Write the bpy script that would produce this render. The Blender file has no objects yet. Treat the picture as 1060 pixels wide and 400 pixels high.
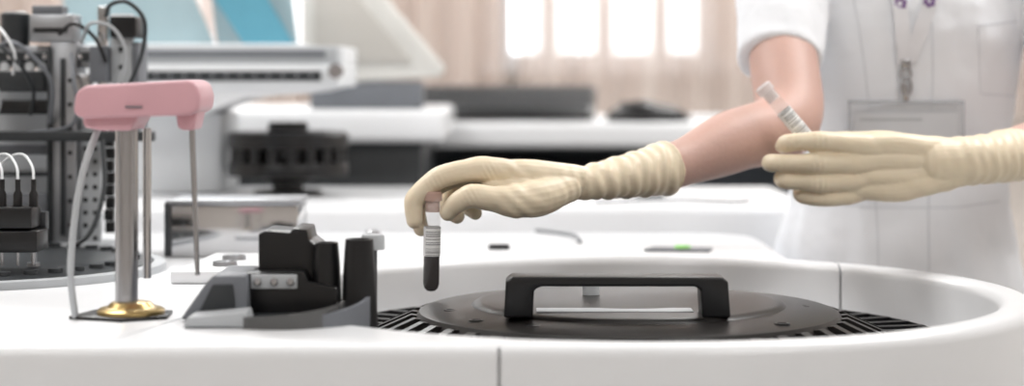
import bpy, bmesh, math, random
from mathutils import Vector, Matrix
from mathutils.bvhtree import BVHTree
random.seed(4)
scene = bpy.context.scene
COL = scene.collection

# ------------------------------------------------------------------ materials
def mat(name, color, rough=0.5, metal=0.0, var=0.04, nscale=20.0, bump=0.0, bscale=60.0,
        trans=0.0, alpha=1.0, coat=0.0, sss=0.0, stretch=None, ior=1.45):
    m = bpy.data.materials.new(name); m.use_nodes = True
    nt = m.node_tree; b = nt.nodes['Principled BSDF']
    tc = nt.nodes.new('ShaderNodeTexCoord')
    mp = nt.nodes.new('ShaderNodeMapping')
    nt.links.new(tc.outputs['Object'], mp.inputs['Vector'])
    if stretch: mp.inputs['Scale'].default_value = stretch
    nz = nt.nodes.new('ShaderNodeTexNoise'); nz.inputs['Scale'].default_value = nscale
    nz.inputs['Detail'].default_value = 3
    nt.links.new(mp.outputs['Vector'], nz.inputs['Vector'])
    cr = nt.nodes.new('ShaderNodeValToRGB')
    c = Vector(color[:3])
    lo = [max(0, v*(1-var)) for v in c]; hi = [min(1, v*(1+var)) for v in c]
    cr.color_ramp.elements[0].position = .3; cr.color_ramp.elements[1].position = .7
    cr.color_ramp.elements[0].color = (*lo, 1); cr.color_ramp.elements[1].color = (*hi, 1)
    nt.links.new(nz.outputs['Fac'], cr.inputs['Fac'])
    nt.links.new(cr.outputs['Color'], b.inputs['Base Color'])
    b.inputs['Roughness'].default_value = rough
    b.inputs['Metallic'].default_value = metal
    b.inputs['Transmission Weight'].default_value = trans
    b.inputs['Alpha'].default_value = alpha
    b.inputs['Coat Weight'].default_value = coat
    b.inputs['IOR'].default_value = ior
    if sss:
        b.inputs['Subsurface Weight'].default_value = sss
        b.inputs['Subsurface Radius'].default_value = (0.02, 0.008, 0.004)
        b.inputs['Subsurface Scale'].default_value = 0.5
    if bump:
        n2 = nt.nodes.new('ShaderNodeTexNoise'); n2.inputs['Scale'].default_value = bscale
        n2.inputs['Detail'].default_value = 4
        nt.links.new(mp.outputs['Vector'], n2.inputs['Vector'])
        bp = nt.nodes.new('ShaderNodeBump'); bp.inputs['Strength'].default_value = bump
        bp.inputs['Distance'].default_value = 0.01
        nt.links.new(n2.outputs['Fac'], bp.inputs['Height'])
        nt.links.new(bp.outputs['Normal'], b.inputs['Normal'])
    return m

M = {}
M['white'] = mat('white_enamel', (.80, .81, .83), .35, var=.01, coat=.15)
M['white2'] = mat('white_plastic', (.72, .74, .76), .45, var=.02)
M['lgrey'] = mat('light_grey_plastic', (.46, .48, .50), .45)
M['grey'] = mat('grey_plastic', (.16, .17, .19), .45)
M['dgrey'] = mat('dark_grey_plastic', (.030, .034, .038), .4)
M['black'] = mat('black_plastic', (.005, .005, .006), .35, var=.2)
M['lid'] = mat('matte_black_lid', (.011, .0095, .009), .36, var=.15, bump=.02, bscale=400)
M['steel'] = mat('brushed_steel', (.40, .40, .41), .25, metal=1, stretch=(8, 8, 1), nscale=60, var=.06)
M['chrome'] = mat('polished_steel', (.58, .58, .59), .12, metal=1)
M['alu'] = mat('anodised_aluminium', (.38, .39, .41), .38, metal=.9)
M['brass'] = mat('brass', (.48, .35, .15), .28, metal=1)
M['pink'] = mat('pink_enamel', (.68, .385, .43), .4, var=.03)
M['glove'] = mat('latex_glove', (.79, .68, .51), .42, var=.03, nscale=18, bump=.08, bscale=38, sss=.08, stretch=(1, 1, 1.8))
M['skin'] = mat('skin', (.58, .375, .32), .5, var=.06, nscale=14, bump=.05, bscale=200, sss=.12)
M['cloth'] = mat('white_cotton', (.85, .87, .91), .85, var=.01, bump=.25, bscale=9, stretch=(1.6, 1.6, .6))
M['seamc'] = mat('stitching', (.66, .68, .72), .9)
M['strap'] = mat('white_ribbon', (.80, .80, .83), .7)
M['cardm'] = mat('badge_card', (.76, .77, .80), .5)
M['purple'] = mat('purple_print', (.16, .05, .25), .6)
M['clear'] = mat('clear_plastic', (.70, .72, .74), .08, alpha=.22)
M['clearrim'] = mat('clear_plastic_weld', (.55, .57, .60), .1, alpha=.45)
M['glass'] = mat('tube_plastic', (.75, .72, .70), .06, alpha=.08)
M['blue'] = mat('blue_acrylic', (.13, .38, .50), .25, alpha=.92, var=.03)
M['lblue'] = mat('pale_blue_acrylic', (.38, .52, .57), .25, alpha=.85, var=.03)
M['pane'] = mat('smoked_pane', (.50, .48, .45), .3, var=.08, nscale=4)
M['frame'] = mat('cream_plastic', (.68, .67, .64), .4)
M['blood'] = mat('dark_blood', (.006, .0015, .0015), .12)
M['green'] = mat('green_led', (.25, .75, .1), .4)
M['hair'] = mat('brown_hair', (.12, .06, .03), .6, bump=.5, bscale=80, stretch=(3, 3, .5))
M['wall'] = mat('painted_wall', (.72, .67, .63), .9, bump=.03, bscale=200)
M['ceil'] = mat('ceiling_paint', (.85, .85, .84), .9)
M['wood'] = mat('cabinet_laminate', (.20, .22, .25), .6)

def tile_mat():
    m = bpy.data.materials.new('vinyl_floor_tiles'); m.use_nodes = True
    nt = m.node_tree; b = nt.nodes['Principled BSDF']
    tc = nt.nodes.new('ShaderNodeTexCoord'); br = nt.nodes.new('ShaderNodeTexBrick')
    br.offset = 0; br.inputs['Scale'].default_value = 2
    br.inputs['Brick Width'].default_value = 1; br.inputs['Row Height'].default_value = 1
    br.inputs['Mortar Size'].default_value = .008
    br.inputs['Color1'].default_value = (.40, .40, .39, 1); br.inputs['Color2'].default_value = (.37, .37, .36, 1)
    br.inputs['Mortar'].default_value = (.25, .25, .25, 1)
    nt.links.new(tc.outputs['Object'], br.inputs['Vector'])
    nt.links.new(br.outputs['Color'], b.inputs['Base Color']); b.inputs['Roughness'].default_value = .35
    return m
M['floor'] = tile_mat()

def barcode_mat():
    m = bpy.data.materials.new('barcode_label'); m.use_nodes = True
    nt = m.node_tree; b = nt.nodes['Principled BSDF']
    tc = nt.nodes.new('ShaderNodeTexCoord'); sp = nt.nodes.new('ShaderNodeSeparateXYZ')
    nt.links.new(tc.outputs['Object'], sp.inputs[0])
    cb = nt.nodes.new('ShaderNodeCombineXYZ')
    nt.links.new(sp.outputs['Z'], cb.inputs[0])
    nz = nt.nodes.new('ShaderNodeTexNoise'); nz.inputs['Scale'].default_value = 900; nz.inputs['Detail'].default_value = 0
    nt.links.new(cb.outputs[0], nz.inputs['Vector'])
    cr = nt.nodes.new('ShaderNodeValToRGB'); cr.color_ramp.interpolation = 'CONSTANT'
    cr.color_ramp.elements[0].color = (.15, .15, .16, 1); cr.color_ramp.elements[1].position = .45
    cr.color_ramp.elements[1].color = (.82, .82, .82, 1)
    nt.links.new(nz.outputs['Fac'], cr.inputs['Fac'])
    gt = nt.nodes.new('ShaderNodeMath'); gt.operation = 'GREATER_THAN'; gt.inputs[1].default_value = 0.004
    nt.links.new(sp.outputs['X'], gt.inputs[0])
    mx = nt.nodes.new('ShaderNodeMixRGB'); mx.inputs[1].default_value = (.82, .82, .83, 1)
    nt.links.new(gt.outputs[0], mx.inputs[0])
    nt.links.new(cr.outputs['Color'], mx.inputs[2])
    nt.links.new(mx.outputs[0], b.inputs['Base Color']); b.inputs['Roughness'].default_value = .5
    return m
M['label'] = barcode_mat()

def curtain_mat():
    m = bpy.data.materials.new('sheer_curtain'); m.use_nodes = True
    nt = m.node_tree; nt.nodes.clear()
    out = nt.nodes.new('ShaderNodeOutputMaterial')
    d = nt.nodes.new('ShaderNodeBsdfDiffuse'); t = nt.nodes.new('ShaderNodeBsdfTranslucent'); tr = nt.nodes.new('ShaderNodeBsdfTransparent')
    tc = nt.nodes.new('ShaderNodeTexCoord'); w = nt.nodes.new('ShaderNodeTexNoise'); w.inputs['Scale'].default_value = 3
    nt.links.new(tc.outputs['Object'], w.inputs['Vector'])
    cr = nt.nodes.new('ShaderNodeValToRGB')
    cr.color_ramp.elements[0].color = (.74, .63, .58, 1); cr.color_ramp.elements[1].color = (.82, .74, .69, 1)
    nt.links.new(w.outputs['Fac'], cr.inputs['Fac'])
    nt.links.new(cr.outputs[0], d.inputs[0]); nt.links.new(cr.outputs[0], t.inputs[0])
    a = nt.nodes.new('ShaderNodeMixShader'); a.inputs[0].default_value = .35
    nt.links.new(d.outputs[0], a.inputs[1]); nt.links.new(t.outputs[0], a.inputs[2])
    b = nt.nodes.new('ShaderNodeMixShader'); b.inputs[0].default_value = .34
    nt.links.new(a.outputs[0], b.inputs[1]); nt.links.new(tr.outputs[0], b.inputs[2])
    nt.links.new(b.outputs[0], out.inputs[0])
    return m
M['curtain'] = curtain_mat()

def emis(name, c, s):
    m = bpy.data.materials.new(name); m.use_nodes = True
    b = m.node_tree.nodes['Principled BSDF']
    b.inputs['Emission Color'].default_value = (*c, 1); b.inputs['Emission Strength'].default_value = s
    b.inputs['Base Color'].default_value = (.9, .9, .9, 1)
    return m
M['added_lamp'] = emis('added_lamp_diffuser', (1, .98, .95), 1.5)

# ------------------------------------------------------------------ helpers
def empty(name):
    e = bpy.data.objects.new(name, None); e.empty_display_size = .05
    COL.objects.link(e); return e

def finish(name, me, m, parent=None, ang=35, loc=None):
    o = bpy.data.objects.new(name, me); COL.objects.link(o)
    if m is not None: me.materials.append(m)
    for p in me.polygons: p.use_smooth = True
    me.set_sharp_from_angle(angle=math.radians(ang))
    if parent: o.parent = parent
    if loc: o.location = loc
    return o

def bake(o, ang=35):
    dg = bpy.context.evaluated_depsgraph_get(); dg.update()
    me = bpy.data.meshes.new_from_object(o.evaluated_get(dg))
    o.modifiers.clear(); o.data = me
    for p in me.polygons: p.use_smooth = True
    me.set_sharp_from_angle(angle=math.radians(ang))
    return o

def bevel_bm(bm, w, seg=3, ang=30):
    if w <= 0: return
    es = [e for e in bm.edges if len(e.link_faces) == 2 and e.calc_face_angle(0) > math.radians(ang)]
    bmesh.ops.bevel(bm, geom=es, offset=w, segments=seg, profile=.5, affect='EDGES', clamp_overlap=True)

def to_mesh(bm, name):
    bmesh.ops.recalc_face_normals(bm, faces=bm.faces)
    me = bpy.data.meshes.new(name); bm.to_mesh(me); bm.free(); return me

def box(name, x0, x1, y0, y1, z0, z1, m, parent=None, bev=.002, seg=2):
    bm = bmesh.new(); bmesh.ops.create_cube(bm, size=1)
    for v in bm.verts:
        v.co = Vector(((x0+x1)/2 + v.co.x*(x1-x0), (y0+y1)/2 + v.co.y*(y1-y0), (z0+z1)/2 + v.co.z*(z1-z0)))
    bevel_bm(bm, min(bev, .45*min(x1-x0, y1-y0, z1-z0)), seg)
    return finish(name, to_mesh(bm, name), m, parent)

def prism(name, pts, lo, hi, m, parent=None, axis='z', bev=.002, seg=2):
    """extrude a 2-D outline: axis z -> pts are (x,y); axis y -> pts are (x,z)"""
    bm = bmesh.new()
    mk = (lambda p, t: (p[0], p[1], t)) if axis == 'z' else (lambda p, t: (p[0], t, p[1]))
    a = [bm.verts.new(mk(p, lo)) for p in pts]; b = [bm.verts.new(mk(p, hi)) for p in pts]
    n = len(pts)
    bm.faces.new(a); bm.faces.new(b[::-1])
    for i in range(n): bm.faces.new((a[i], b[i], b[(i+1) % n], a[(i+1) % n]))
    bmesh.ops.recalc_face_normals(bm, faces=bm.faces)
    bevel_bm(bm, bev, seg)
    return finish(name, to_mesh(bm, name), m, parent)

def lathe(name, prof, c, m, parent=None, seg=64, ang=30):
    bm = bmesh.new(); rings = []
    for r, z in prof:
        if r < 1e-6: rings.append([bm.verts.new((0, 0, z))])
        else: rings.append([bm.verts.new((r*math.cos(2*math.pi*i/seg), r*math.sin(2*math.pi*i/seg), z)) for i in range(seg)])
    for A, B in zip(rings, rings[1:]):
        for i in range(seg):
            j = (i+1) % seg
            if len(A) == 1 and len(B) == 1: continue
            if len(A) == 1: bm.faces.new((A[0], B[i], B[j]))
            elif len(B) == 1: bm.faces.new((A[i], B[0], A[j]))
            else: bm.faces.new((A[i], B[i], B[j], A[j]))
    return finish(name, to_mesh(bm, name), m, parent, ang, loc=c)

def catmull(pts, sub):
    P = [Vector(p) for p in pts]
    if len(P) < 3:
        return [P[0].lerp(P[-1], t/sub) for t in range(sub+1)]
    out = []
    for i in range(len(P)-1):
        p0 = P[max(i-1, 0)]; p1 = P[i]; p2 = P[i+1]; p3 = P[min(i+2, len(P)-1)]
        if i == 0: p0 = p1*2-p2
        if i == len(P)-2: p3 = p2*2-p1
        for s in range(sub):
            t = s/sub
            out.append(.5*((2*p1)+(p2-p0)*t+(2*p0-5*p1+4*p2-p3)*t*t+(3*p1-p0-3*p2+p3)*t**3))
    out.append(P[-1]); return out

def sweep(bm, pts, radii, seg=16, sub=5, cap0=True, cap1=True, up=(0, 0, 1), smooth=True):
    """swept closed tube; radii entries are r or (r_side, r_up)"""
    R = [(r, r) if not isinstance(r, tuple) else r for r in radii]
    if smooth:
        C = catmull(pts, sub)
        RR = []
        for i in range(len(R)-1):
            for s in range(sub):
                t = s/sub; t = t*t*(3-2*t)
                RR.append((R[i][0]*(1-t)+R[i+1][0]*t, R[i][1]*(1-t)+R[i+1][1]*t))
        RR.append(R[-1])
        if len(RR) != len(C):
            RR = [(R[0][0]+(R[-1][0]-R[0][0])*k/(len(C)-1), R[0][1]+(R[-1][1]-R[0][1])*k/(len(C)-1)) for k in range(len(C))]
    else:
        C = [Vector(p) for p in pts]; RR = R
    n = len(C); T = []
    for i in range(n):
        T.append((C[min(i+1, n-1)]-C[max(i-1, 0)]).normalized())
    st = []
    if cap0:
        for a in (80, 60, 40, 20):
            a = math.radians(a); st.append((C[0]-T[0]*max(RR[0])*math.sin(a), T[0], (RR[0][0]*math.cos(a), RR[0][1]*math.cos(a))))
    for i in range(n): st.append((C[i], T[i], RR[i]))
    if cap1:
        for a in (20, 40, 60, 80):
            a = math.radians(a); st.append((C[-1]+T[-1]*max(RR[-1])*math.sin(a), T[-1], (RR[-1][0]*math.cos(a), RR[-1][1]*math.cos(a))))
    U = Vector(up); rings = []
    prev = None
    for c, t, (ra, rb) in st:
        s = t.cross(U)
        if s.length < .15: s = prev if prev else t.orthogonal()
        s = (s - t*s.dot(t)).normalized()
        if prev and s.dot(prev) < 0: s = -s
        prev = s; u = s.cross(t).normalized()
        rings.append([bm.verts.new(c+s*ra*math.cos(2*math.pi*k/seg)+u*rb*math.sin(2*math.pi*k/seg)) for k in range(seg)])
    for A, B in zip(rings, rings[1:]):
        for k in range(seg):
            bm.faces.new((A[k], A[(k+1) % seg], B[(k+1) % seg], B[k]))
    bm.faces.new(rings[0][::-1]); bm.faces.new(rings[-1])

def tube(name, pts, r, m, parent=None, seg=10, sub=8, smooth=True, caps=False):
    bm = bmesh.new()
    sweep(bm, pts, [r]*len(pts) if not isinstance(r, list) else r, seg, sub, caps, caps, smooth=smooth)
    return finish(name, to_mesh(bm, name), m, parent, 50)

def fuse(name, bm, vox, m, parent, smooth=4, scale=1, org=(0, 0, 0), disp=None):
    for v in bm.verts: v.co = Vector(org)+v.co*scale
    o = finish(name, to_mesh(bm, name), m, parent, 180)
    r = o.modifiers.new('r', 'REMESH'); r.mode = 'VOXEL'; r.voxel_size = vox; r.use_smooth_shade = True
    if smooth:
        s = o.modifiers.new('s', 'SMOOTH'); s.factor = .5; s.iterations = smooth
    if disp:
        t = bpy.data.textures.new(name+'_t', 'CLOUDS'); t.noise_scale = disp[1]; t.noise_depth = 2
        d = o.modifiers.new('d', 'DISPLACE'); d.texture = t; d.strength = disp[0]; d.mid_level = .5
        d.texture_coords = 'LOCAL'
    return bake(o, 180)

def ball(bm, c, r):
    g = bmesh.ops.create_uvsphere(bm, u_segments=20, v_segments=14, radius=1)
    r = (r, r, r) if not isinstance(r, tuple) else r
    for v in g['verts']: v.co = Vector((c[0]+v.co.x*r[0], c[1]+v.co.y*r[1], c[2]+v.co.z*r[2]))

def cutter(o, cut, ang=35):
    md = o.modifiers.new('b', 'BOOLEAN'); md.operation = 'DIFFERENCE'; md.solver = 'EXACT'; md.object = cut
    bake(o, ang); bpy.data.objects.remove(cut)

# ------------------------------------------------------------------ room
X0, X1, Y0, Y1, H = -3.0, 3.0, -1.6, 6.6, 2.75
box('floor', X0-.1, X1+.1, Y0-.1, Y1+.1, -.1, 0, M['floor'], bev=0)
box('ceiling', X0-.1, X1+.1, Y0-.1, Y1+.1, H, H+.1, M['ceil'], bev=0)
box('wall_left', X0-.1, X0, Y0, Y1, 0, H, M['wall'], bev=0)
box('wall_right', X1, X1+.1, Y0, Y1, 0, H, M['wall'], bev=0)
box('wall_front', X0, X1, Y0-.1, Y0, 0, H, M['wall'], bev=0)
wb = box('wall_back', X0, X1, Y1, Y1+.15, 0, H, M['wall'], bev=0)
wins = [(-1.55, -.55), (-.065, .70), (.95, 1.7)]
for a, b in wins:
    cutter(wb, box('cut', a, b, Y1-.2, Y1+.4, 1.24, 2.45, None, bev=0))
for i, (a, b) in enumerate(wins):
    w = empty('window_%d' % (i+1))
    box('frame_bottom', a, b, Y1+.04, Y1+.10, 1.24, 1.275, M['white'], w)
    box('frame_top', a, b, Y1+.04, Y1+.10, 2.41, 2.45, M['white'], w)
    n = 4
    for k in range(n+1):
        c = a+(b-a)*k/n; hw = .032
        c = min(max(c, a+hw), b-hw)
        box('mullion_%d' % k, c-hw, c+hw, Y1+.04, Y1+.10, 1.275, 2.41, M['white'], w)
    box('sill', a-.04, b+.04, Y1-.08, Y1+.03, 1.205, 1.238, M['white'], w)
for nm, xx in (('left', X0), ('right', X1-.015)):
    box('baseboard_'+nm, xx, xx+.015, Y0, Y1, 0, .09, M['white'], bev=.003)
box('baseboard_back', X0+.02, X1-.02, Y1-.015, Y1, 0, .09, M['white'], bev=.003)

def curtain(name, xa, xb, folds, amp, y, z0=1.06, z1=2.6):
    bm = bmesh.new(); n = folds*12; rows = 8; g = []
    for j in range(rows+1):
        z = z0+(z1-z0)*j/rows; row = []
        for i in range(n+1):
            t = i/n; ph = t*folds*2*math.pi
            row.append(bm.verts.new((xa+(xb-xa)*t+.012*math.sin(ph*.37+j*.3), y+amp*math.sin(ph+.5*math.sin(ph*.21))*(1-.25*j/rows), z)))
        g.append(row)
    for j in range(rows):
        for i in range(n): bm.faces.new((g[j][i], g[j][i+1], g[j+1][i+1], g[j+1][i]))
    return finish(name, to_mesh(bm, name), M['curtain'], None, 180)
curtain('curtain', -1.75, -.02, 15, .08, 6.34)
curtain('curtain.001', .02, 1.85, 12, .07, 6.36)
cr = empty('curtain_rail')
tube('rail', [(-1.85, 6.37, 2.62), (1.95, 6.37, 2.62)], .012, M['alu'], cr, smooth=False)

for i, (lx, ly, en) in enumerate([(-1.3, .2, 11), (1.3, .2, 11), (-1.3, 2.6, 17), (1.3, 2.6, 17), (-1.0, 5.0, 21), (1.0, 5.0, 21)]):  # unseen glowing ceiling panels, added to light the closed room
    L = empty('added_ceiling_lamp' if i == 0 else 'added_ceiling_lamp.%03d' % i)
    box('housing', lx-.6, lx+.6, ly-.3, ly+.3, H-.05, H, M['white'], L, .004)
    box('added_diffuser', lx-.56, lx+.56, ly-.26, ly+.26, H-.056, H-.050, M['added_lamp'], L, 0)
    ld = bpy.data.lights.new('fill_light', 'AREA'); ld.shape = 'RECTANGLE'; ld.size = 1.1; ld.size_y = .5
    ld.energy = en; ld.color = (1, .99, .975)
    lo = bpy.data.objects.new('fill_light', ld); COL.objects.link(lo); lo.location = (lx, ly, H-.062); lo.parent = L

wd = bpy.data.worlds.new('daylight'); scene.world = wd; wd.use_nodes = True
bg = wd.node_tree.nodes['Background']; bg.inputs[0].default_value = (.93, .97, 1, 1); bg.inputs[1].default_value = 2.6

# ------------------------------------------------------------------ analyser housing
ZD = .976
RC = Vector((.12, 2.0))
A = empty('laboratory_analyzer')
out = [(-1.05, 1.59), (-.6, 1.59), (-.2, 1.59)]
N = 96
for i in range(N+1):
    a = -math.pi/2+i/N*(math.pi/2+math.acos(.22/.41))
    out.append((RC.x+.41*math.cos(a), RC.y+.41*math.sin(a)))
out += [(.34, 2.60)]
for i in range(1, 9):
    a = i/8*math.pi/2; out.append((.24+.10*math.cos(a), 2.64+.10*math.sin(a)))
out += [(-1.05, 2.74)]
deck = prism('housing', out, .08, ZD, M['white'], A, bev=0)
def cylcut(c, r, z0, z1, seg=160):
    return lathe('cut', [(0, z0), (r, z0), (r, z1), (0, z1)], (c[0], c[1], 0), None, seg=seg)
cutter(deck, cylcut(RC, .372, .912, 1.2))
bv = deck.modifiers.new('bv', 'BEVEL'); bv.width = .011; bv.segments = 5; bv.limit_method = 'ANGLE'; bv.angle_limit = math.radians(50)
bake(deck, 40)
cutter(deck, box('cut', -.0117, -.0095, 1.5, 1.602, .05, .9745, None, bev=0), 40)
cutter(deck, box('cut', .3835, .3855, 2.2, 2.40, .92, 1.0, None, bev=0), 40)
cutter(deck, prism('cut', [(-.03, 2.428), (.09, 2.405), (.13, 2.50), (.34, 2.50), (.34, 2.503), (.128, 2.503), (.089, 2.408), (-.03, 2.431)], .970, 1.0, None, bev=0), 40)
cutter(deck, prism('cut', [(-.345, 1.60), (-.342, 1.60), (-.289, 1.83), (-.292, 1.83)], .972, 1.0, None, bev=0), 40)
box('plinth', -1.02, .3, 1.66, 2.7, 0, .082, M['grey'], A)
sh = [(-1.05, 2.742), (.30, 2.742)]
for i in range(0, 9):
    a = -math.pi/2+i/8*math.pi/2; sh.append((.34+.10*math.cos(a), 2.842+.10*math.sin(a)))
sh += [(.44, 3.25), (-1.05, 3.25)]
prism('rear_shelf', sh, .08, 1.012, M['white'], A, bev=.012, seg=4)
box('rear_plinth', -1.0, .38, 2.8, 3.2, 0, .082, M['grey'], A)
prism('status_display', [(.167, 2.44), (.248, 2.43), (.257, 2.475), (.182, 2.485)], ZD-.002, ZD+.003, M['grey'], A, bev=.001)
lathe('status_led', [(0, .004), (.009, .004), (.011, .002), (.011, 0), (0, 0)], (.217, 2.458, ZD+.002), M['green'], A, 24)
box('latch', -.030, -.003, 2.47, 2.485, ZD-.001, ZD+.006, M['black'], A)
tube('hose', [(.035, 2.72, ZD+.004), (.06, 2.66, ZD+.006), (.085, 2.60, ZD+.006), (.09, 2.55, ZD+.003)], .0026, M['grey'], A)
lathe('knob', [(0, .022), (.008, .022), (.010, .020), (.010, .008), (.006, .006), (.006, 0), (0, 0)], (-.18, 2.50, ZD), M['steel'], A, 24)
tube('shelf_tube', [(.12, 2.80, 1.014), (.24, 2.84, 1.015), (.32, 2.80, 1.015), (.35, 2.85, 1.014)], .002, M['grey'], A)
lathe('shelf_knob', [(0, .02), (.02, .02), (.024, .012), (.024, 0), (0, 0)], (.21, 2.97, 1.012), M['black'], A, 24)

# sample carousel ring
S = empty('sample_carousel')
lathe('ring', [(.20, 0), (.335, 0), (.335, .016), (.328, .018), (.328, .012), (.270, .012), (.270, .018), (.20, .018), (.20, 0)], (.12, 2, .913), M['black'], S, 128)
bm = bmesh.new()
for i in range(56):
    a = 2*math.pi*i/56; d = Vector((math.cos(a), math.sin(a), 0)); s = Vector((-math.sin(a), math.cos(a), 0))
    c = Vector((.12, 2, .925))
    P_ = [(.268, 0), (.268, .006), (.330, .006), (.330, 0)]
    A1 = [bm.verts.new(c+d*r+Vector((0, 0, z))+s*.005) for r, z in P_]; B1 = [bm.verts.new(c+d*r+Vector((0, 0, z))-s*.005) for r, z in P_]
    bm.faces.new(A1); bm.faces.new(B1[::-1])
    for k in range(4): bm.faces.new((A1[k], B1[k], B1[(k+1) % 4], A1[(k+1) % 4]))
finish('slot_dividers', to_mesh(bm, 'sd'), M['black'], S, 20)

# lid
Ld = empty('carousel_lid')
lathe('disc', [(0, .0335), (.15, .030), (.158, .0290), (.162, .026), (.168, .0255), (.210, .022), (.216, .020), (.219, .015), (.222, .010), (.252, -.004), (.257, -.0042), (.19, -.0042), (.19, .005), (0, .005)],
      (.12, 2, .936), M['lid'], Ld, 160)
bm = bmesh.new()
for i in range(44):
    a = 2*math.pi*(i+.5)/44; d = Vector((math.cos(a), math.sin(a), 0)); s = Vector((-math.sin(a), math.cos(a), 0))
    c = Vector((.12, 2, .936))
    P = [(.214, .016), (.224, .0175), (.262, .001), (.262, -.0042), (.21, -.0042)]
    A1 = [bm.verts.new(c+d*r+Vector((0, 0, z))+s*.006) for r, z in P]
    B1 = [bm.verts.new(c+d*r+Vector((0, 0, z))-s*.006) for r, z in P]
    bm.faces.new(A1); bm.faces.new(B1[::-1])
    for k in range(5): bm.faces.new((A1[k], B1[k], B1[(k+1) % 5], A1[(k+1) % 5]))
finish('ribs', to_mesh(bm, 'ribs'), M['lid'], Ld, 20)
for k, (hx, hy) in enumerate([(-.062, 1.965), (-.035, 1.885), (.02, 1.845), (.26, 1.86), (.30, 2.0), (.0, 2.14)]):
    lathe('screw_%d' % k, [(0, .001), (.004, .001), (.005, .003), (.0075, .003), (.008, 0), (0, 0)], (hx, hy, .9575), M['black'], Ld, 20)
hz = .966
hp = [(-.008, hz-.001), (.020, hz-.001), (.0215, hz+.026), (.028, hz+.029), (.176, hz+.029), (.182, hz+.026), (.1835, hz-.001), (.211, hz-.001), (.2085, hz+.034), (.203, hz+.038), (.0, hz+.0385), (-.006, hz+.034)]
prism('handle', hp, 1.862, 1.902, M['black'], Ld, axis='y', bev=.0022, seg=3)
box('handle_reflection', .024, .178, 1.892, 1.922, hz-.001, hz+.0015, M['lgrey'], Ld, .0005)  # pale strip standing in for the bright reflection on the lid
lathe('centre_knob', [(0, .02), (.008, .02), (.009, .018), (.009, 0), (0, 0)], (.083, 2.03, hz), M['lgrey'], Ld, 24)

# ------------------------------------------------------------------ black probe module at the well's left edge
B = empty('sample_probe_module')
prism('black_block', [(-.235, .985), (-.235, 1.052), (-.229, 1.055), (-.206, 1.053), (-.203, 1.057), (-.190, 1.056), (-.188, 1.046), (-.180, 1.040), (-.178, .985)], 1.79, 1.86, M['black'], B, 'y', .0015)
prism('black_shroud', [(-.248, .985), (-.246, 1.018), (-.19, 1.02), (-.186, 1.01), (-.160, 1.005), (-.160, .962), (-.19, .955)], 1.765, 1.795, M['black'], B, 'y', .002)
prism('side_cheek', [(-.300, .978), (-.279, 1.008), (-.270, 1.018), (-.24, 1.018), (-.238, .978)], 1.745, 1.84, M['grey'], B, 'y', .003)
prism('cheek_cover', [(-.282, .986), (-.270, 1.010), (-.252, 1.010), (-.250, .986)], 1.742, 1.746, M['dgrey'], B, 'y', .001)
prism('front_skirt', [(-.290, .977), (-.286, .986), (-.235, .990), (-.232, .977)], 1.70, 1.745, M['lgrey'], B, 'y', .002)
box('label_plate', -.2385, -.196, 1.7625, 1.7655, 1.004, 1.017, M['lgrey'], B, .001)
for k in range(3):
    o = lathe('screw_%d' % k, [(0, 0), (.0035, 0), (.0035, .002), (.0025, .003), (0, .003)], (-.232+k*.015, 1.7625, 1.0105), M['steel'], B, 16)
    o.rotation_euler = (math.radians(90), 0, 0)
def arcwall(name, c, r, a0, a1, z0, z1a, z1b, th, m, par):
    bm = bmesh.new(); n = 24; rows = []
    for i in range(n+1):
        t = i/n; a = math.radians(a0+(a1-a0)*t); z1 = z1a+(z1b-z1a)*t
        rows.append([bm.verts.new((c[0]+rr*math.cos(a), c[1]+rr*math.sin(a), z)) for rr, z in ((r, z0), (r+th, z0), (r+th, z1), (r, z1))])
    for P, Q in zip(rows, rows[1:]):
        for k in range(4): bm.faces.new((P[k], P[(k+1) % 4], Q[(k+1) % 4], Q[k]))
    bm.faces.new(rows[0]); bm.faces.new(rows[-1][::-1])
    return finish(name, to_mesh(bm, name), m, par, 40)
lathe('cone_cup', [(0, -.09), (.0175, -.09), (.0150, -.03), (.0128, 0), (.0098, 0), (.009, -.02), (0, -.02)], (-.140, 1.772, 1.049), M['black'], B, 40)
lathe('cup', [(0, -.07), (.0145, -.07), (.0125, -.02), (.0105, 0), (.0080, 0), (.0075, -.02), (0, -.02)], (-.171, 1.782, 1.045), M['black'], B, 40)
arcwall('tray_wall', (-.195, 1.765), .062, -118, 10, .958, .978, 1.000, .004, M['grey'], B)
M['smoke'] = mat('smoked_acrylic', (.12, .12, .12), .15, alpha=.8)
arcwall('splash_guard', (-.205, 1.745), .052, -125, -5, .976, .986, .996, .003, M['smoke'], B)
prism('tray_floor', [(-.235, 1.71), (-.215, 1.70), (-.18, 1.70), (-.15, 1.72), (-.137, 1.76), (-.14, 1.80), (-.235, 1.80)], .958, .982, M['dgrey'], B, 'z', .002)
lathe('roller', [(0, .014), (.010, .014), (.011, .012), (.011, 0), (0, 0)], (-.131, 1.82, 1.035), M['lgrey'], B, 24)
tube('roller_stem', [(-.131, 1.82, .96), (-.131, 1.82, 1.036)], .004, M['dgrey'], B, smooth=False)

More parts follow.
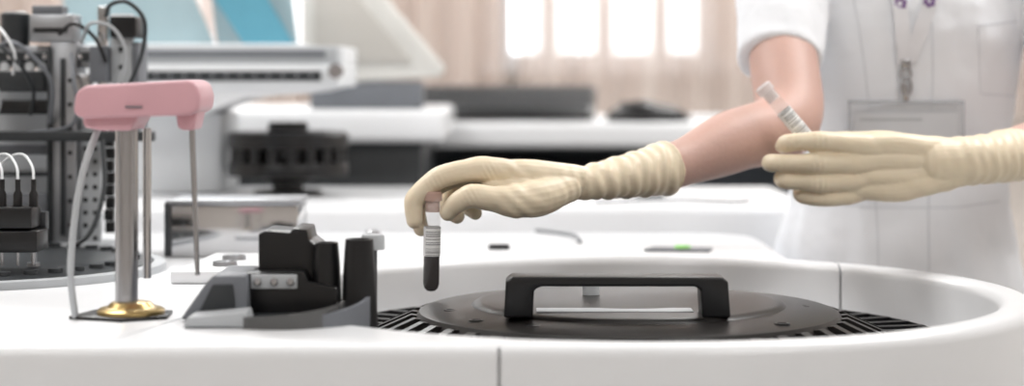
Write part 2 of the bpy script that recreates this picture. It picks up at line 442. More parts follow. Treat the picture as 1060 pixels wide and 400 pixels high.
# ------------------------------------------------------------------ pink pipetting arm
P = empty('pipetting_arm')
prism('head_cover', [(-.3945, 1.165), (-.3925, 1.183), (-.384, 1.190), (-.290, 1.195), (-.283, 1.191), (-.2800, 1.18), (-.2810, 1.168), (-.290, 1.163), (-.387, 1.160)], 1.735, 1.82, M['pink'], P, 'y', .007, 4)
prism('head_lower', [(-.389, 1.164), (-.387, 1.152), (-.372, 1.149), (-.345, 1.149), (-.336, 1.164)], 1.745, 1.812, M['pink'], P, 'y', .003, 3)
prism('probe_nub', [(-.306, 1.167), (-.304, 1.152), (-.300, 1.149), (-.289, 1.149), (-.285, 1.167)], 1.755, 1.80, M['pink'], P, 'y', .003, 3)
box('cover_clip', -.347, -.332, 1.733, 1.7355, 1.170, 1.1715, M['grey'], P, 0)
lathe('column', [(0, 0), (.0105, 0), (.0105, .172), (0, .172)], (-.356, 1.785, .98), M['steel'], P, 48)
lathe('inner_rod', [(0, 0), (.004, 0), (.004, .14), (0, .14)], (-.340, 1.80, 1.01), M['chrome'], P, 24)
lathe('brass_collar', [(0, 0), (.031, 0), (.031, .004), (.028, .006), (.022, .007), (.018, .011), (.013, .012), (0, .012)], (-.352, 1.785, .9785), M['brass'], P, 48)
prism('foot_plate', [(-.405, 1.765), (-.352, 1.742), (-.315, 1.765), (-.318, 1.81), (-.392, 1.815)], ZD-.0005, .979, M['black'], P, 'z', .0006)
tube('probe_needle', [(-.2945, 1.778, 1.15), (-.2895, 1.778, 1.015)], [.0028, .0022], M['steel'], P, smooth=False)
tube('hose', [(-.379, 1.772, 1.152), (-.390, 1.762, 1.115), (-.397, 1.755, 1.07), (-.401, 1.755, 1.02), (-.399, 1.765, .978)], .0032, M['lgrey'], P, 12)

# ------------------------------------------------------------------ reagent disc at left
R = empty('reagent_disk')
lathe('disk', [(0, .013), (.19, .012), (.205, .009), (.207, 0), (0, 0)], (-.62, 2.2, ZD), M['dgrey'], R, 128)
lathe('rim', [(.209, 0), (.222, 0), (.222, .008), (.209, .009), (.209, 0)], (-.62, 2.2, ZD), M['lgrey'], R, 128)
bm = bmesh.new()
for i in range(40):
    a = 2*math.pi*i/40
    c = Vector((-.62+.185*math.cos(a), 2.2+.185*math.sin(a), .987))
    sweep(bm, [c, c+Vector((0, 0, .005))], [.008, .008], 12, 1, False, False, smooth=False)
finish('caps', to_mesh(bm, 'caps'), M['dgrey'], R)

# wash manifold
W = empty('wash_manifold')
box('upper_block', -.60, -.512, 2.06, 2.10, 1.035, 1.058, M['black'], W, .002)
box('lower_block', -.60, -.505, 2.055, 2.105, 1.010, 1.033, M['black'], W, .002)
for k in range(5):
    x = -.583+k*.017
    lathe('nozzle_%d' % k, [(0, 0), (.005, 0), (.005, .014), (.003, .018), (.003, .03), (0, .03)], (x, 2.08, 1.057), M['black'], W, 16)
    tube('needle_%d' % k, [(x, 2.08, 1.012), (x, 2.08, .994)], .0018, M['steel'], W, 8, smooth=False)
    tube('tubing_%d' % k, [(x, 2.08, 1.085), (x-.004, 2.09, 1.10), (x-.022, 2.12, 1.112), (x-.05, 2.16, 1.105), (x-.08, 2.2, 1.08)], .0015, M['white2'], W, 8)
for k, x in enumerate((-.568, -.523)):
    lathe('standoff_%d' % k, [(0, 0), (.007, 0), (.007, .004), (.0035, .005), (.0035, .07), (0, .07)], (x, 2.112, .990), M['alu'], W, 20)
box('rear_bar', -.60, -.508, 2.104, 2.120, 1.03, 1.05, M['dgrey'], W, .001)

# ------------------------------------------------------------------ robot tower
T = empty('pipetting_robot')
box('back_panel', -.72, -.575, 2.47, 2.485, ZD, 1.205, M['lgrey'], T, .002)
box('column', -.574, -.541, 2.40, 2.455, ZD, 1.24, M['alu'], T, .002)
box('column_groove', -.5605, -.5545, 2.396, 2.402, 1.0, 1.22, M['dgrey'], T, .0005)
box('column_edge', -.5760, -.5725, 2.392, 2.402, ZD+.01, 1.235, M['dgrey'], T, .0005)
for k in range(7):
    box('column_screw_%d' % k, -.5515, -.5465, 2.3985, 2.401, 1.01+k*.03, 1.015+k*.03, M['black'], T, .0005)
pl = box('perforated_plate', -.540, -.514, 2.415, 2.422, ZD, 1.145, M['lgrey'], T, .0005)
bm = bmesh.new()
for r in range(9):
    for cx in (-.533, -.521):
        c = Vector((cx, 2.4165, .995+r*.016)); sweep(bm, [c, c+Vector((0, -.0025, 0))], [.003, .003], 10, 1, False, False, smooth=False)
finish('perforations', to_mesh(bm, 'pf'), M['black'], T)
box('crossbeam', -.66, -.475, 2.42, 2.45, 1.208, 1.236, M['alu'], T, .002)
box('crossbeam_rail', -.66, -.475, 2.405, 2.418, 1.216, 1.228, M['dgrey'], T, .001)
for k in range(8):
    box('rail_screw_%d' % k, -.65+k*.022, -.645+k*.022, 2.402, 2.406, 1.219, 1.225, M['chrome'], T, .0005)
box('motor_block', -.60, -.545, 2.40, 2.45, 1.24, 1.275, M['alu'], T, .003)
box('motor_block_slot', -.594, -.552, 2.397, 2.401, 1.252, 1.258, M['black'], T, .0005)
lathe('motor', [(0, 0), (.018, 0), (.018, .04), (.012, .043), (0, .043)], (-.625, 2.43, 1.236), M['dgrey'], T, 32)
box('motor_cap', -.598, -.56, 2.405, 2.44, 1.275, 1.286, M['grey'], T, .002)
box('slide_rail', -.515, -.503, 2.40, 2.42, 1.12, 1.285, M['chrome'], T, .001)
box('slide_block', -.520, -.498, 2.375, 2.40, 1.19, 1.235, M['grey'], T, .002)
box('slide_block_b', -.518, -.500, 2.375, 2.40, 1.135, 1.165, M['black'], T, .002)
box('slide_plate', -.497, -.470, 2.39, 2.405, 1.15, 1.275, M['lgrey'], T, .002)
for k in range(4):
    lathe('plate_bolt_%d' % k, [(0, 0), (.0032, 0), (.0032, .002), (0, .002)], (-.4835, 2.390, 1.165+k*.022), M['dgrey'], T, 12).rotation_euler = (math.radians(90), 0, 0)
box('slide_motor', -.495, -.462, 2.375, 2.44, 1.245, 1.272, M['black'], T, .003)
box('gear_housing', -.540, -.520, 2.38, 2.40, 1.165, 1.20, M['steel'], T, .002)
box('side_plate', -.470, -.462, 2.39, 2.45, 1.13, 1.24, M['grey'], T, .001)
for k in range(9):
    box('cable_chain_%d' % k, -.512-.0015*(k % 2), -.500-.0015*(k % 2), 2.43, 2.445, 1.0+k*.0155, 1.0145+k*.0155, M['black'], T, .001)
box('valve_bank', -.66, -.58, 2.40, 2.44, 1.178, 1.204, M['dgrey'], T, .002)
for k in range(5):
    lathe('valve_%d' % k, [(0, 0), (.006, 0), (.006, .010), (.0035, .012), (.0035, .018), (0, .018)], (-.648+k*.0155, 2.41, 1.203), M['white2'], T, 16)
box('bracket', -.66, -.576, 2.41, 2.425, 1.150, 1.168, M['black'], T, .002)
box('bracket_b', -.66, -.576, 2.40, 2.425, 1.10, 1.112, M['grey'], T, .002)
box('bracket_c', -.66, -.576, 2.40, 2.43, 1.02, 1.05, M['grey'], T, .002)
box('panel_slot', -.70, -.585, 2.466, 2.471, 1.07, 1.075, M['dgrey'], T, .0005)
box('foot', -.585, -.500, 2.39, 2.47, ZD-.001, .990, M['lgrey'], T, .002)
cab = [
    [(-.645, 2.40, 1.262), (-.622, 2.36, 1.252), (-.605, 2.35, 1.225), (-.612, 2.37, 1.200)],
    [(-.655, 2.40, 1.250), (-.630, 2.36, 1.238), (-.600, 2.355, 1.212), (-.590, 2.38, 1.180), (-.598, 2.40, 1.150)],
    [(-.640, 2.40, 1.232), (-.615, 2.365, 1.240), (-.590, 2.36, 1.226), (-.565, 2.37, 1.19), (-.572, 2.39, 1.14)],
    [(-.660, 2.39, 1.215), (-.635, 2.36, 1.196), (-.628, 2.37, 1.165), (-.645, 2.39, 1.135)],
    [(-.560, 2.39, 1.250), (-.535, 2.36, 1.262), (-.510, 2.36, 1.245), (-.498, 2.37, 1.215)],
]
for k, pts in enumerate(cab):
    tube('cable_%d' % k, pts, .0019+.0005*(k % 3), (M['white2'], M['dgrey'], M['grey'], M['lgrey'], M['black'])[k], T, 8)
tube('cable_loop', [(-.50, 2.38, 1.272), (-.488, 2.35, 1.285), (-.465, 2.34, 1.287), (-.447, 2.35, 1.265), (-.452, 2.36, 1.225), (-.468, 2.37, 1.19), (-.48, 2.38, 1.17)], .0026, M['dgrey'], T, 10)
tube('cable_loop_b', [(-.53, 2.38, 1.24), (-.51, 2.34, 1.262), (-.482, 2.34, 1.255), (-.47, 2.35, 1.22), (-.49, 2.37, 1.165)], .0022, M['lgrey'], T, 10)
tube('cable_loop_c', [(-.545, 2.39, 1.225), (-.535, 2.36, 1.19), (-.53, 2.36, 1.16), (-.545, 2.37, 1.135), (-.60, 2.39, 1.128)], .0026, M['grey'], T, 10)
tube('drain_hose', [(-.50, 2.36, 1.12), (-.492, 2.33, 1.06), (-.505, 2.31, 1.01), (-.53, 2.30, .992)], .003, M['dgrey'], T, 10)
box('track', -.66, -.44, 2.36, 2.385, 1.118, 1.130, M['dgrey'], T, .001)

# steel box and tray
K = empty('steel_reagent_box')
box('body', -.42, -.262, 2.36, 2.47, ZD+.0002, 1.040, M['chrome'], K, .002)
box('top', -.423, -.259, 2.357, 2.473, 1.040, 1.046, M['alu'], K, .001)
box('side_trim', -.424, -.418, 2.355, 2.362, ZD+.001, 1.043, M['dgrey'], K, .001)
Q = empty('wash_tray')
prism('tray', [(-.365, 2.06), (-.275, 2.06), (-.262, 2.10), (-.25, 2.27), (-.35, 2.27)], ZD, .990, M['white'], Q, 'z', .003)
lathe('port', [(0, .001), (.009, .001), (.011, .006), (.013, .006), (.014, 0), (0, 0)], (-.315, 2.12, .989), M['alu'], Q, 24)
lathe('port_b', [(0, .001), (.009, .001), (.011, .006), (.013, .006), (.014, 0), (0, 0)], (-.315, 2.19, .989), M['alu'], Q, 24)

# ------------------------------------------------------------------ rear carousel on shelf
C = empty('reagent_carousel')
lathe('body', [(0, .113), (.03, .113), (.032, .10), (.088, .098), (.094, .094), (.095, .074), (.070, .070), (.068, .052), (.092, .050), (.094, .045), (.094, .030), (.05, .026), (.024, .02), (.024, .008), (.052, .006), (.054, 0), (0, 0)],
      (-.35, 3.02, 1.0125), M['black'], C, 80)
bm = bmesh.new()
for i in range(18):
    a = 2*math.pi*i/18; c = Vector((-.35+.082*math.cos(a), 3.02+.082*math.sin(a), 1.055))
    sweep(bm, [c, c+Vector((0, 0, .04))], [.009, .009], 12, 1, False, False, smooth=False)
finish('bottles', to_mesh(bm, 'bt'), M['black'], C)

# gantry
G = empty('gantry_unit')
box('base_housing', -.66, -.455, 3.03, 3.22, 1.0125, 1.14, M['white2'], G, .006)
box('upper_bar', -.62, -.262, 2.90, 2.96, 1.216, 1.243, M['lgrey'], G, .003)
box('lower_bar', -.60, -.258, 2.885, 2.97, 1.180, 1.215, M['white2'], G, .004)
box('bar_slot', -.585, -.285, 2.882, 2.886, 1.190, 1.205, M['dgrey'], G, .001)
box('upper_slot', -.60, -.28, 2.897, 2.901, 1.226, 1.236, M['grey'], G, .001)
for k in range(14):
    box('slot_bolt_%d' % k, -.575+k*.021, -.571+k*.021, 2.879, 2.883, 1.196, 1.200, M['alu'], G, .0005)
lathe('pulley', [(0, -.01), (.011, -.01), (.011, .01), (0, .01)], (-.262, 2.875, 1.205), M['steel'], G, 32).rotation_euler = (math.radians(90), 0, 0)
prism('wedge', [(-.60, 1.140), (-.47, 1.140), (-.40, 1.165), (-.30, 1.172), (-.27, 1.181), (-.60, 1.181)], 2.90, 3.20, M['white'], G, 'y', .003)
box('rear_cover', -.66, -.258, 2.97, 3.21, 1.180, 1.243, M['white2'], G, .004)

# blue hood standing on gantry
Hd = empty('blue_acrylic_hood')
prism('pale_panel', [(-.72, 1.2435), (-.475, 1.2435), (-.56, 1.44), (-.72, 1.44)], 3.10, 3.106, M['lblue'], Hd, 'y', 0)
prism('blue_band', [(-.425, 1.2435), (-.345, 1.2435), (-.46, 1.44), (-.555, 1.44)], 3.085, 3.091, M['blue'], Hd, 'y', 0)
prism('back_panel', [(-.475, 1.2435), (-.345, 1.2435), (-.37, 1.44), (-.50, 1.44)], 3.12, 3.125, M['lblue'], Hd, 'y', 0)
prism('edge_strip', [(-.70, 1.2435), (-.33, 1.2435), (-.33, 1.249), (-.70, 1.249)], 3.08, 3.13, M['white'], Hd, 'y', .001)

# white cabinet + tilted display cover
Cb = empty('instrument_cabinet')
box('body', -1.1, -.16, 3.42, 3.95, .0, 1.083, M['dgrey'], Cb, .004)
box('top', -1.12, -.118, 3.38, 3.97, 1.080, 1.138, M['white'], Cb, .012, 4)
Ms = empty('tilted_instrument_cover')
fo = [(-.375, 1.18), (-.128, 1.195), (-.118, 1.212), (-.33, 1.46), (-.375, 1.46)]
fi = [(-.352, 1.222), (-.178, 1.222), (-.335, 1.41), (-.352, 1.41)]
prism('frame', fo, 3.44, 3.475, M['frame'], Ms, 'y', .006, 3)
prism('pane', fi, 3.434, 3.4405, M['pane'], Ms, 'y', .001)
box('hinge_foot', -.36, -.16, 3.445, 3.52, 1.138, 1.188, M['grey'], Ms, .004)

# ------------------------------------------------------------------ rear desk
D = empty('desk')
box('top', -.50, .78, 3.985, 4.75, 1.048, 1.100, M['white'], D, .012, 4)
box('leg_panel', .70, .74, 4.0, 4.7, 0, 1.052, M['white2'], D)
box('modesty_panel', -.46, .70, 4.60, 4.63, .25, 1.051, M['wood'], D)
box('drawer_block', -.12, .30, 4.1, 4.58, 0, 1.0, M['dgrey'], D)
box('leg_panel_b', -.49, -.46, 4.0, 4.7, 0, 1.052, M['lgrey'], D)
KB = empty('keyboard')
bm = bmesh.new(); bmesh.ops.create_cube(bm, size=1)
for v in bm.verts: v.co = Vector((v.co.x*.46, v.co.y*.19, v.co.z*.016))
bevel_bm(bm, .004, 2); finish('case', to_mesh(bm, 'case'), M['black'], KB)
bm = bmesh.new()
for r in range(6):
    for c in range(18):
        g = bmesh.ops.create_cube(bm, size=1)['verts']
        for v in g: v.co = Vector((-.205+c*.0241+v.co.x*.017, -.070+r*.028+v.co.y*.019, .011+v.co.z*.010))
finish('keys', to_mesh(bm, 'keys'), M['dgrey'], KB)
box('feet', -.2, .2, .05, .08, -.043, -.008, M['black'], KB, .001)
KB.location = (-.050, 4.14, 1.138); KB.rotation_euler = (math.radians(17), 0, math.radians(-4))
Mo = empty('computer_mouse')
bm = bmesh.new(); ball(bm, (0, 0, 0), (.090, .045, .044))
for v in bm.verts:
    if v.co.z < 0: v.co.z *= .05
    if v.co.x > 0: v.co.z *= .85
finish('shell', to_mesh(bm, 'ms'), M['black'], Mo, 80)
tube('wheel', [(-.05, -.004, .034), (-.05, .004, .034)], .008, M['grey'], Mo, smooth=False)
Mo.location = (.285, 4.05, 1.1025)
PD = empty('paper_sheets'); box('sheets', .40, .62, 4.2, 4.5, 1.1002, 1.106, M['white2'], PD, .001)

CH = empty('office_chair')
box('seat', .62, 1.0, 5.1, 5.5, .45, .52, M['grey'], CH, .03, 4)
box('backrest', .62, 1.0, 5.0, 5.05, .58, 1.0, M['grey'], CH, .02, 4)
tube('post', [(.81, 5.3, .08), (.81, 5.3, .46)], .025, M['steel'], CH, smooth=False)
tube('spine', [(.81, 5.3, .44), (.81, 5.06, .50), (.81, 5.04, .7)], .015, M['steel'], CH)
for k in range(5):
    a = 2*math.pi*k/5; tube('star_leg_%d' % k, [(.81, 5.3, .10), (.81+.26*math.cos(a), 5.3+.26*math.sin(a), .06)], .018, M['dgrey'], CH, smooth=False)
    bm = bmesh.new(); ball(bm, (.81+.26*math.cos(a), 5.3+.26*math.sin(a), .026), .026); finish('caster_%d' % k, to_mesh(bm, 'c'), M['black'], CH)

# ------------------------------------------------------------------ person
H1 = Vector((0, 2.08, 1.08)); MM = .001
H2 = Vector((.374, 2.2, 1.0977))
E = empty('lab_technician')

def wrinkle(o, org, fn):
    """move glove surface along its normals to form loose latex folds"""
    me = o.data; N_ = [v.normal.copy() for v in me.vertices]
    for v, n in zip(me.vertices, N_):
        q = (v.co-org)*1000
        v.co = v.co+n*fn(q)*.001
    me.update()

# right glove (image left) : pinching the blood tube
bm = bmesh.new()
TS = dict(seg=18, sub=5)
sweep(bm, [(20, 8, 11), (-28, -10, 18), (-52, -13, 16), (-76, -15, 10), (-92, -16, -1), (-104, -17, -14), (-105, -18, -25), (-104, -19, -36)], [13, 14.4, 12.4, 12.6, 11, 10.8, 9.8, 9], **TS)
sweep(bm, [(20, 22, 10), (-28, 13, 17), (-54, 12, 12), (-80, 9, 1), (-93, 7, -11), (-103, 3, -25), (-98, -3, -46)], [13, 13.6, 11.8, 12, 10.6, 10.3, 8.6], **TS)
sweep(bm, [(20, 34, 4), (-26, 33, 9), (-60, 33, -5), (-70, 26, -26), (-60, 14, -34)], [13, 12.8, 11, 9.8, 8.4], **TS)
sweep(bm, [(25, 46, 0), (-18, 50, 1), (-44, 49, -12), (-50, 42, -24), (-40, 34, -32)], [12, 11, 9.6, 8.4, 7.6], **TS)
for a, b in (((-26, -7, 16), (66, 26, 4)), ((-26, 13, 15), (66, 34, 4)), ((-22, 32, 8), (66, 42, 3)), ((-14, 48, 1), (66, 46, 1))):
    sweep(bm, [a, (22, (a[1]+b[1])/2, a[2]*.7-1), b], [13, 18, 17.5], **TS)
# thumb: base, thenar mound, knuckle, tip
sweep(bm, [(58, 16, -4), (30, -6, -12), (2, -22, -15), (-22, -31, -12), (-42, -35, -9), (-56, -33, -15), (-68, -26, -27)], [17, 20.5, 18.5, 13.6, 13, 11.4, 9.2], **TS)
sweep(bm, [(50, 20, -8), (12, 0, -8), (-22, -8, 0)], [17, 20, 12], **TS)
def cuff(bm, pts, radii, n, amp, **kw):
    C = catmull(pts, n); out = []; L = len(pts)-1
    for i, c in enumerate(C):
        t = i/(len(C)-1)*L; k = min(int(t), L-1); f = t-k
        r = radii[k]*(1-f)+radii[k+1]*f
        out.append((r, r))
    sweep(bm, C, out, smooth=False, **kw)
cuff(bm, [(50, 30, 0), (80, 38, 1), (125, 72, 6), (150, 94, 9), (174, 115, 13)], [18.5, 19, 24, 27.5, 31], 8, 0, seg=32, cap0=True, cap1=False)
# rolled bead at the cuff edge
axd = Vector((24, 21, 4)).normalized(); e1 = axd.cross(Vector((0, 0, 1))).normalized(); e2 = axd.cross(e1)
cc = Vector((173.5, 114.6, 13))
sweep(bm, [cc+(e1*math.cos(t)+e2*math.sin(t))*30.8 for t in [2*math.pi*k/40 for k in range(41)]], [1.5]*41, seg=8, smooth=False, cap0=False, cap1=False)
g1 = fuse('right_glove', bm, .0013, M['glove'], E, 3, MM, H1, disp=(.0014, .024))
def f1(q):
    w = max(0, min(1, (q.x-45)/40))
    s = q.x*.76+q.y*.62
    a = math.sin(s*.42+1.7*math.sin(q.z*.11+.6)+1.2*math.sin(q.y*.09))
    b_ = math.sin(s*.23+2.2*math.sin(q.z*.07-.4)+2)
    palm = max(0, 1-abs(q.x-8)/40)*max(0, min(1, (-q.y+10)/25))
    c_ = math.sin((q.x*.6+q.z*.9)*.42+1.3*math.sin(q.x*.08))
    joint = sum(math.exp(-((q.x-jx)**2+(q.z-jz)**2)/60.)*math.sin((q.x-jx)*1.1+(q.z-jz)*.6) for jx, jz in ((-82, 8), (-44, -9), (-24, 16)))
    return w*(.75*a+.6*b_)+palm*.55*c_+joint*.45
wrinkle(g1, H1, f1)

# left glove (image right)
bm = bmesh.new()
sweep(bm, [(60, -4, 18), (20, -10, 22), (-4, -19, 25), (-28, -25, 27), (-48, -20, 26), (-63, -13, 24), (-65, 8, 20)], [12, 13.4, 11.6, 11.8, 10.2, 10.4, 8.8], **TS)
sweep(bm, [(60, -4, 6), (20, -8, 2), (-6, -20, 2), (-32, -28, 2), (-57, -22, 2), (-79, -14, 2), (-80, 9, 1)], [12, 13.4, 11.6, 11.9, 10.4, 10.4, 8.8], **TS)
sweep(bm, [(60, -3, -6), (18, -4, -18), (-5, -15, -19), (-28, -23, -20), (-48, -18, -19), (-66, -13, -18), (-67, 9, -16)], [12, 12.6, 10.9, 11.2, 9.8, 9.8, 8.4], **TS)
sweep(bm, [(60, -2, -18), (16, 1, -34), (-20, -12, -38), (-44, -6, -36), (-46, 10, -32)], [11, 11, 9.6, 8.8, 7.8], **TS)
for a in ((22, -8, 22), (22, -6, 4), (20, -3, -15), (18, 1, -29)):
    sweep(bm, [a, (70, -2, a[2]*.9), (135, 4, a[2]*.38+2)], [12.5, 16, 18], **TS)
sweep(bm, [(110, 12, 10), (62, 22, 20), (18, 33, 24), (-20, 32, 24), (-46, 25, 24)], [18, 17, 12.5, 10.5, 9], **TS)
sweep(bm, [(90, 10, -10), (40, 10, -16), (22, 6, -14)], [18, 16, 12], **TS)
cuff(bm, [(110, 4, 2), (145, 12, 3), (180, 34, 5), (215, 70, 8)], [28, 28, 28.5, 32], 8, 0, seg=32, cap0=True, cap1=False)
g2 = fuse('left_glove', bm, .0013, M['glove'], E, 3, MM, H2, disp=(.0014, .024))
def f2(q):
    w = max(0, min(1, (q.x-105)/45))
    s = q.x*.85+q.y*.5
    a = math.sin(s*.38+1.6*math.sin(q.z*.10+.2)); b_ = math.sin(s*.2+2.1*math.sin(q.z*.06+1)+1)
    back = max(0, 1-abs(q.x-70)/55)
    c_ = math.sin((q.x*.35+q.z*.9)*.30+1.6*math.sin(q.x*.06))
    joint = sum(math.exp(-((q.x-jx)**2+(q.z-jz)**2)/70.)*math.sin((q.x-jx)*1.0) for jx, jz in ((-28, 27), (-32, 2), (-28, -20), (-60, 24), (-74, 2)))
    return w*(.7*a+.6*b_)+back*.45*c_+joint*.4
wrinkle(g2, H2, f2)

# bare arms
bm = bmesh.new()
ELB = (.330, 2.320, 1.145); SH = (.352, 2.52, 1.355)
sweep(bm, [(.14, 2.170, 1.088), (.19, 2.209, 1.097), (.26, 2.262, 1.122), ELB, (.337, 2.40, 1.225), SH],
      [.020, .0272, .037, .041, .043, .050], seg=28, sub=8)
ball(bm, (.336, 2.325, 1.135), .034)
fuse('right_arm', bm, .004, M['skin'], E, 8)
bm = bmesh.new()
ELB2 = (.735, 2.42, 1.13)
sweep(bm, [(.56, 2.25, 1.105), (.63, 2.31, 1.112), ELB2, (.725, 2.48, 1.24), (.685, 2.53, 1.355)], [.025, .034, .042, .046, .052], seg=28, sub=8)
fuse('left_arm', bm, .004, M['skin'], E, 8)

# tunic torso
bm = bmesh.new()
secs = [(.62, .540, 2.60, .180, .135), (.75, .535, 2.59, .180, .135), (.85, .525, 2.585, .175, .132), (.95, .515, 2.58, .160, .124), (1.03, .515, 2.575, .142, .112),
        (1.10, .515, 2.57, .140, .108), (1.18, .515, 2.565, .150, .112), (1.26, .515, 2.56, .162, .112), (1.33, .515, 2.56, .168, .098), (1.38, .515, 2.56, .145, .078), (1.415, .515, 2.56, .085, .06)]
ring = []
K2 = 96
Z = catmull([(s[1], s[2], s[0]) for s in secs], 6); RX = []
for i in range(len(secs)-1):
    for k in range(6):
        t = k/6; RX.append((secs[i][3]*(1-t)+secs[i+1][3]*t, secs[i][4]*(1-t)+secs[i+1][4]*t))
RX.append((secs[-1][3], secs[-1][4]))
for c, (rx, ry) in zip(Z, RX):
    rr = []
    for k in range(K2):
        a = 2*math.pi*k/K2; ca, sa = math.cos(a), math.sin(a)
        e = .85
        fold = 1+(.016*math.sin(a*9+c.z*6)+.014*math.sin(a*5-c.z*14)+.010*math.sin(a*17+c.z*22))*(1 if c.z < 1.1 else .4)
        rr.append(bm.verts.new((c.x+rx*fold*math.copysign(abs(ca)**e, ca), c.y+ry*fold*math.copysign(abs(sa)**e, sa), c.z)))
    ring.append(rr)
for Aa, Bb in zip(ring, ring[1:]):
    for k in range(K2): bm.faces.new((Aa[k], Aa[(k+1) % K2], Bb[(k+1) % K2], Bb[k]))
bm.faces.new(ring[0][::-1]); bm.faces.new(ring[-1])
ball(bm, (.450, 2.51, 1.245), (.068, .055, .062)); ball(bm, (.582, 2.51, 1.245), (.068, .055, .062)); ball(bm, (.515, 2.52, 1.25), (.06, .055, .06))
sweep(bm, [(.43, 2.55, 1.33), (.355, 2.52, 1.345), (.342, 2.45, 1.275), (.333, 2.400, 1.216)], [.06, .060, .057, .053], seg=28, sub=6, cap1=False)
sweep(bm, [(.60, 2.55, 1.33), (.685, 2.53, 1.345), (.715, 2.495, 1.275), (.728, 2.47, 1.22)], [.06, .062, .060, .056], seg=28, sub=6, cap1=False)
tun = fuse('tunic', bm, .004, M['cloth'], E, 6, disp=(.007, .06))
bvh = BVHTree.FromPolygons([v.co.copy() for v in tun.data.vertices], [tuple(p.vertices) for p in tun.data.polygons])
def front(x, z, off=.001):
    h = bvh.ray_cast(Vector((x, 1.9, z)), Vector((0, 1, 0)))
    return Vector((x, (h[0].y if h[0] else 2.46)-off, z))
def seam(name, pts, r=.0009, m='seamc'):
    C = []
    for a, b in zip(pts, pts[1:]):
        for k in range(12): t = k/12; C.append(front(a[0]*(1-t)+b[0]*t, a[1]*(1-t)+b[1]*t, 0))
    C.append(front(*pts[-1], 0))
    tube(name, C, r, M[m], E, 6, smooth=False)
seam('pocket_seam', [(.592, 1.262), (.598, 1.175), (.655, 1.172)], .0007)
seam('pocket_seam_b', [(.592, 1.262), (.65, 1.268)], .0009)
seam('princess_seam', [(.435, 1.30), (.45, 1.2), (.462, 1.10), (.466, 1.0), (.466, .86)])
seam('placket_seam', [(.530, 1.36), (.534, 1.2), (.532, 1.05), (.53, .85)])
seam('waist_seam', [(.40, 1.035), (.46, 1.03), (.57, 1.03), (.63, 1.036)])

def ribbon(name, pts, w, m, par, th=.0012):
    C = []
    for a, b in zip(pts, pts[1:]):
        for k in range(10): t = k/10; C.append((a[0]*(1-t)+b[0]*t, a[1]*(1-t)+b[1]*t))
    C.append(pts[-1])
    bm = bmesh.new(); rows = []
    for i, c in enumerate(C):
        a = Vector(C[max(i-1, 0)]); b = Vector(C[min(i+1, len(C)-1)]); t = (b-a).normalized(); s = Vector((-t.y, t.x))*w/2
        ps = []
        yv = min(front(c[0]+k*s.x, c[1]+k*s.y).y for k in (-1, 0, 1))
        for k in (-1, 1):
            for d in (.0015, .0015+th): ps.append(bm.verts.new((c[0]+k*s.x, yv-d, c[1]+k*s.y)))
        rows.append([ps[0], ps[1], ps[3], ps[2]])
    for A_, B_ in zip(rows, rows[1:]):
        for k in range(4): bm.faces.new((A_[k], A_[(k+1) % 4], B_[(k+1) % 4], B_[k]))
    bm.faces.new(rows[0]); bm.faces.new(rows[-1][::-1])
    return finish(name, to_mesh(bm, name), m, par, 40)
LB = empty('id_badge')
ribbon('lanyard_left', [(.480, 1.375), (.492, 1.29), (.498, 1.212)], .019, M['strap'], LB)
ribbon('lanyard_right', [(.560, 1.375), (.530, 1.29), (.502, 1.216)], .019, M['strap'], LB)
for k, (fx, fz) in enumerate([(.4925, 1.290), (.529, 1.293)]):
    bm = bmesh.new()
    for q in range(6):
        a = 2*math.pi*q/6+.3
        c = front(fx+.0055*math.cos(a), fz+.0055*math.sin(a), .0050)
        ball(bm, c, (.0028, .0007, .0028))
    finish('emblem_%d' % k, to_mesh(bm, 'e'), M['purple'], LB)
c = front(.4985, 1.205, .006)
box('clip_band', c.x-.006, c.x+.006, c.y-.002, c.y+.002, c.z+.004, c.z+.014, M['steel'], LB, .001)
def link(name, c, w, h, r=.0014):
    pts = [(c[0]+w*math.cos(a), c[1], c[2]+h*math.sin(a)) for a in [2*math.pi*k/16 for k in range(17)]]
    tube(name, pts, r, M['steel'], LB, 8, smooth=False)
link('swivel_ring', (c.x, c.y, 1.201), .0065, .008, .0018)
link('hook', (c.x+.001, c.y-.001, 1.184), .006, .011, .0018)
box('hook_bar', c.x-.0035, c.x+.0035, c.y-.002, c.y+.001, 1.166, 1.190, M['steel'], LB, .0008)
by = min(front(x, z_).y for x in (.43, .46, .5, .54, .57) for z_ in (1.10, 1.14, 1.16))-.004
box('holder', .427, .572, by-.003, by, 1.078, 1.166, M['clear'], LB, .002)
for nm, q in (('rim_top', (.426, .573, 1.163, 1.167)), ('rim_left', (.426, .429, 1.078, 1.167)), ('rim_right', (.570, .573, 1.078, 1.167)), ('rim_bottom', (.426, .573, 1.076, 1.080))):
    box(nm, q[0], q[1], by-.0038, by+.0005, q[2], q[3], M['clearrim'], LB, .001)
box('card', .434, .565, by-.0012, by-.0006, 1.084, 1.151, M['cardm'], LB, 0)
box('card_stripe', .440, .520, by-.0018, by-.0012, 1.141, 1.144, M['lgrey'], LB, 0)

# legs, shoes
bm = bmesh.new()
for sx in (-.075, .085):
    sweep(bm, [(.535+sx, 2.59, .82), (.535+sx, 2.59, .5), (.535+sx, 2.61, .10)], [.095, .075, .06], seg=24, sub=8, cap1=False)
fuse('trousers', bm, .006, M['cloth'], E, 4)
for nm, sx in (('left', .09), ('right', -.075)):
    bm = bmesh.new()
    sweep(bm, [(.535+sx, 2.66, .045), (.535+sx, 2.58, .045), (.535+sx*1.1, 2.46, .035)], [(.036, .045), (.04, .045), (.042, .034)], seg=20, sub=5)
    for v in bm.verts: v.co.z = max(v.co.z, .001)
    fuse(nm+'_shoe', bm, .004, M['white'], E, 3)
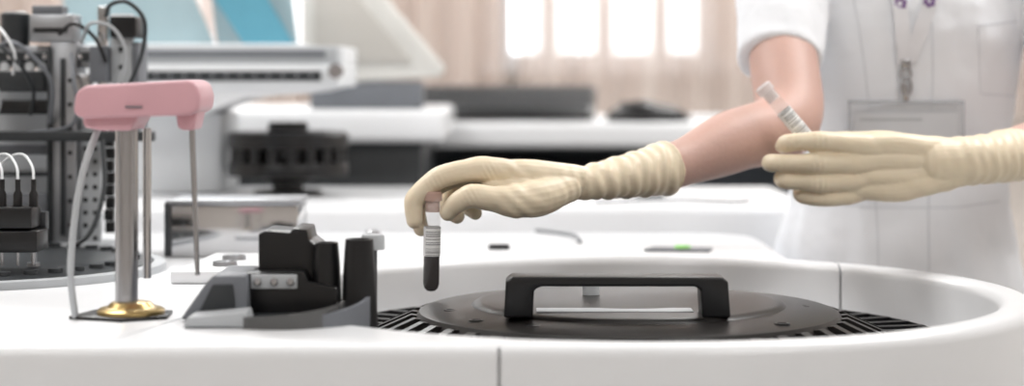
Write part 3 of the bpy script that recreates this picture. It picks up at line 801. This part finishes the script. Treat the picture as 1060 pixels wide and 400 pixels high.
# head
bm = bmesh.new()
sweep(bm, [(.515, 2.575, 1.38), (.515, 2.565, 1.44), (.515, 2.555, 1.50)], [.06, .052, .052], seg=24)
ball(bm, (.515, 2.565, 1.60), (.075, .092, .098)); ball(bm, (.515, 2.53, 1.545), (.056, .062, .066)); ball(bm, (.515, 2.487, 1.502), (.02, .016, .014))
sweep(bm, [(.515, 2.478, 1.60), (.515, 2.462, 1.560)], [.008, .012]); ball(bm, (.503, 2.468, 1.558), .008); ball(bm, (.527, 2.468, 1.558), .008)
ball(bm, (.438, 2.57, 1.578), (.010, .02, .032)); ball(bm, (.592, 2.57, 1.578), (.010, .02, .032))
ball(bm, (.487, 2.487, 1.612), (.02, .012, .008)); ball(bm, (.543, 2.487, 1.612), (.02, .012, .008))
fuse('head', bm, .003, M['skin'], E, 4)
M['lip'] = mat('lips', (.55, .2, .2), .4); M['eye'] = mat('eye_white', (.85, .85, .85), .2); M['iris'] = mat('iris', (.08, .04, .02), .2)
bm = bmesh.new(); ball(bm, (.515, 2.472, 1.532), (.022, .008, .0045)); ball(bm, (.515, 2.471, 1.525), (.018, .008, .005)); finish('lips', to_mesh(bm, 'l'), M['lip'], E, 180)
for nm, ex in (('left', .545), ('right', .485)):
    bm = bmesh.new(); ball(bm, (ex, 2.486, 1.596), (.014, .010, .008)); finish(nm+'_eye', to_mesh(bm, 'e'), M['eye'], E, 180)
    bm = bmesh.new(); ball(bm, (ex, 2.4775, 1.596), (.006, .003, .006)); finish(nm+'_iris', to_mesh(bm, 'e'), M['iris'], E, 180)
    bm = bmesh.new(); sweep(bm, [(ex-.018, 2.484, 1.616), (ex, 2.475, 1.621), (ex+.018, 2.484, 1.616)], [.002, .003, .002], up=(0, 1, 0)); finish(nm+'_eyebrow', to_mesh(bm, 'e'), M['hair'], E, 180)
bm = bmesh.new(); ball(bm, (.515, 2.588, 1.62), (.085, .088, .095)); ball(bm, (.515, 2.54, 1.67), (.066, .06, .035)); ball(bm, (.515, 2.69, 1.64), .04)
fuse('hair', bm, .004, M['hair'], E, 3)

# ------------------------------------------------------------------ test tubes
def test_tube(name, base, axis, L, r, fill, cap, l0, l1):
    e = empty(name)
    q = Vector((0, 0, 1)).rotation_difference(Vector(axis).normalized())
    e.rotation_mode = 'QUATERNION'; e.rotation_quaternion = q @ Matrix.Rotation(math.radians(-70), 3, 'Z').to_quaternion(); e.location = base
    lathe('glass', [(0, 0), (r*.5, .001), (r*.85, .004), (r, .009), (r, L), (r*.86, L), (r*.86, .009), (r*.7, .005), (0, .003)], (0, 0, 0), M['glass'], e, 40)
    if fill: lathe('blood', [(0, .0012), (r*.5, .0022), (r*.83, .0052), (r*.975, .0095), (r*.975, fill), (0, fill)], (0, 0, 0), M['blood'], e, 40)
    lathe('label', [(r+.0001, L*l0), (r+.0004, L*l0), (r+.0004, L*l1), (r+.0001, L*l1), (r+.0001, L*l0)], (0, 0, 0), M['label'], e, 40)
    lathe('stopper', [(0, L-.012), (r*.84, L-.012), (r*.84, L), (r*1.12, L), (r*1.12, L+.008), (r*.9, L+.010), (0, L+.010)], (0, 0, 0), cap, e, 40)
    return e
M['cap'] = mat('translucent_cap', (.62, .42, .36), .3, alpha=.75)
M['cap2'] = mat('clear_cap', (.85, .80, .80), .2, alpha=.55)
test_tube('test_tube', (-.0865, 2.061, .967), (0.02, 0, 1), .098, .0088, .044, M['cap'], .40, .72)
ax = Vector((-70, 0, 82))
test_tube('test_tube.001', H2+Vector((-17, 8, 6))*MM, ax, .100, .0088, 0, M['cap2'], .34, .72)

# ------------------------------------------------------------------ camera
cd = bpy.data.cameras.new('camera'); cam = bpy.data.objects.new('camera', cd); COL.objects.link(cam)
cam.location = (0, 0, 1.2); cam.rotation_euler = (math.radians(90), 0, 0)
cd.sensor_width = 36; cd.lens = 67.92; cd.shift_y = -.116
cd.dof.use_dof = True; cd.dof.focus_distance = 1.97; cd.dof.aperture_fstop = 2.7
cd.clip_start = .05
scene.camera = cam
scene.view_settings.view_transform = 'Standard'
scene.view_settings.exposure = 0.80
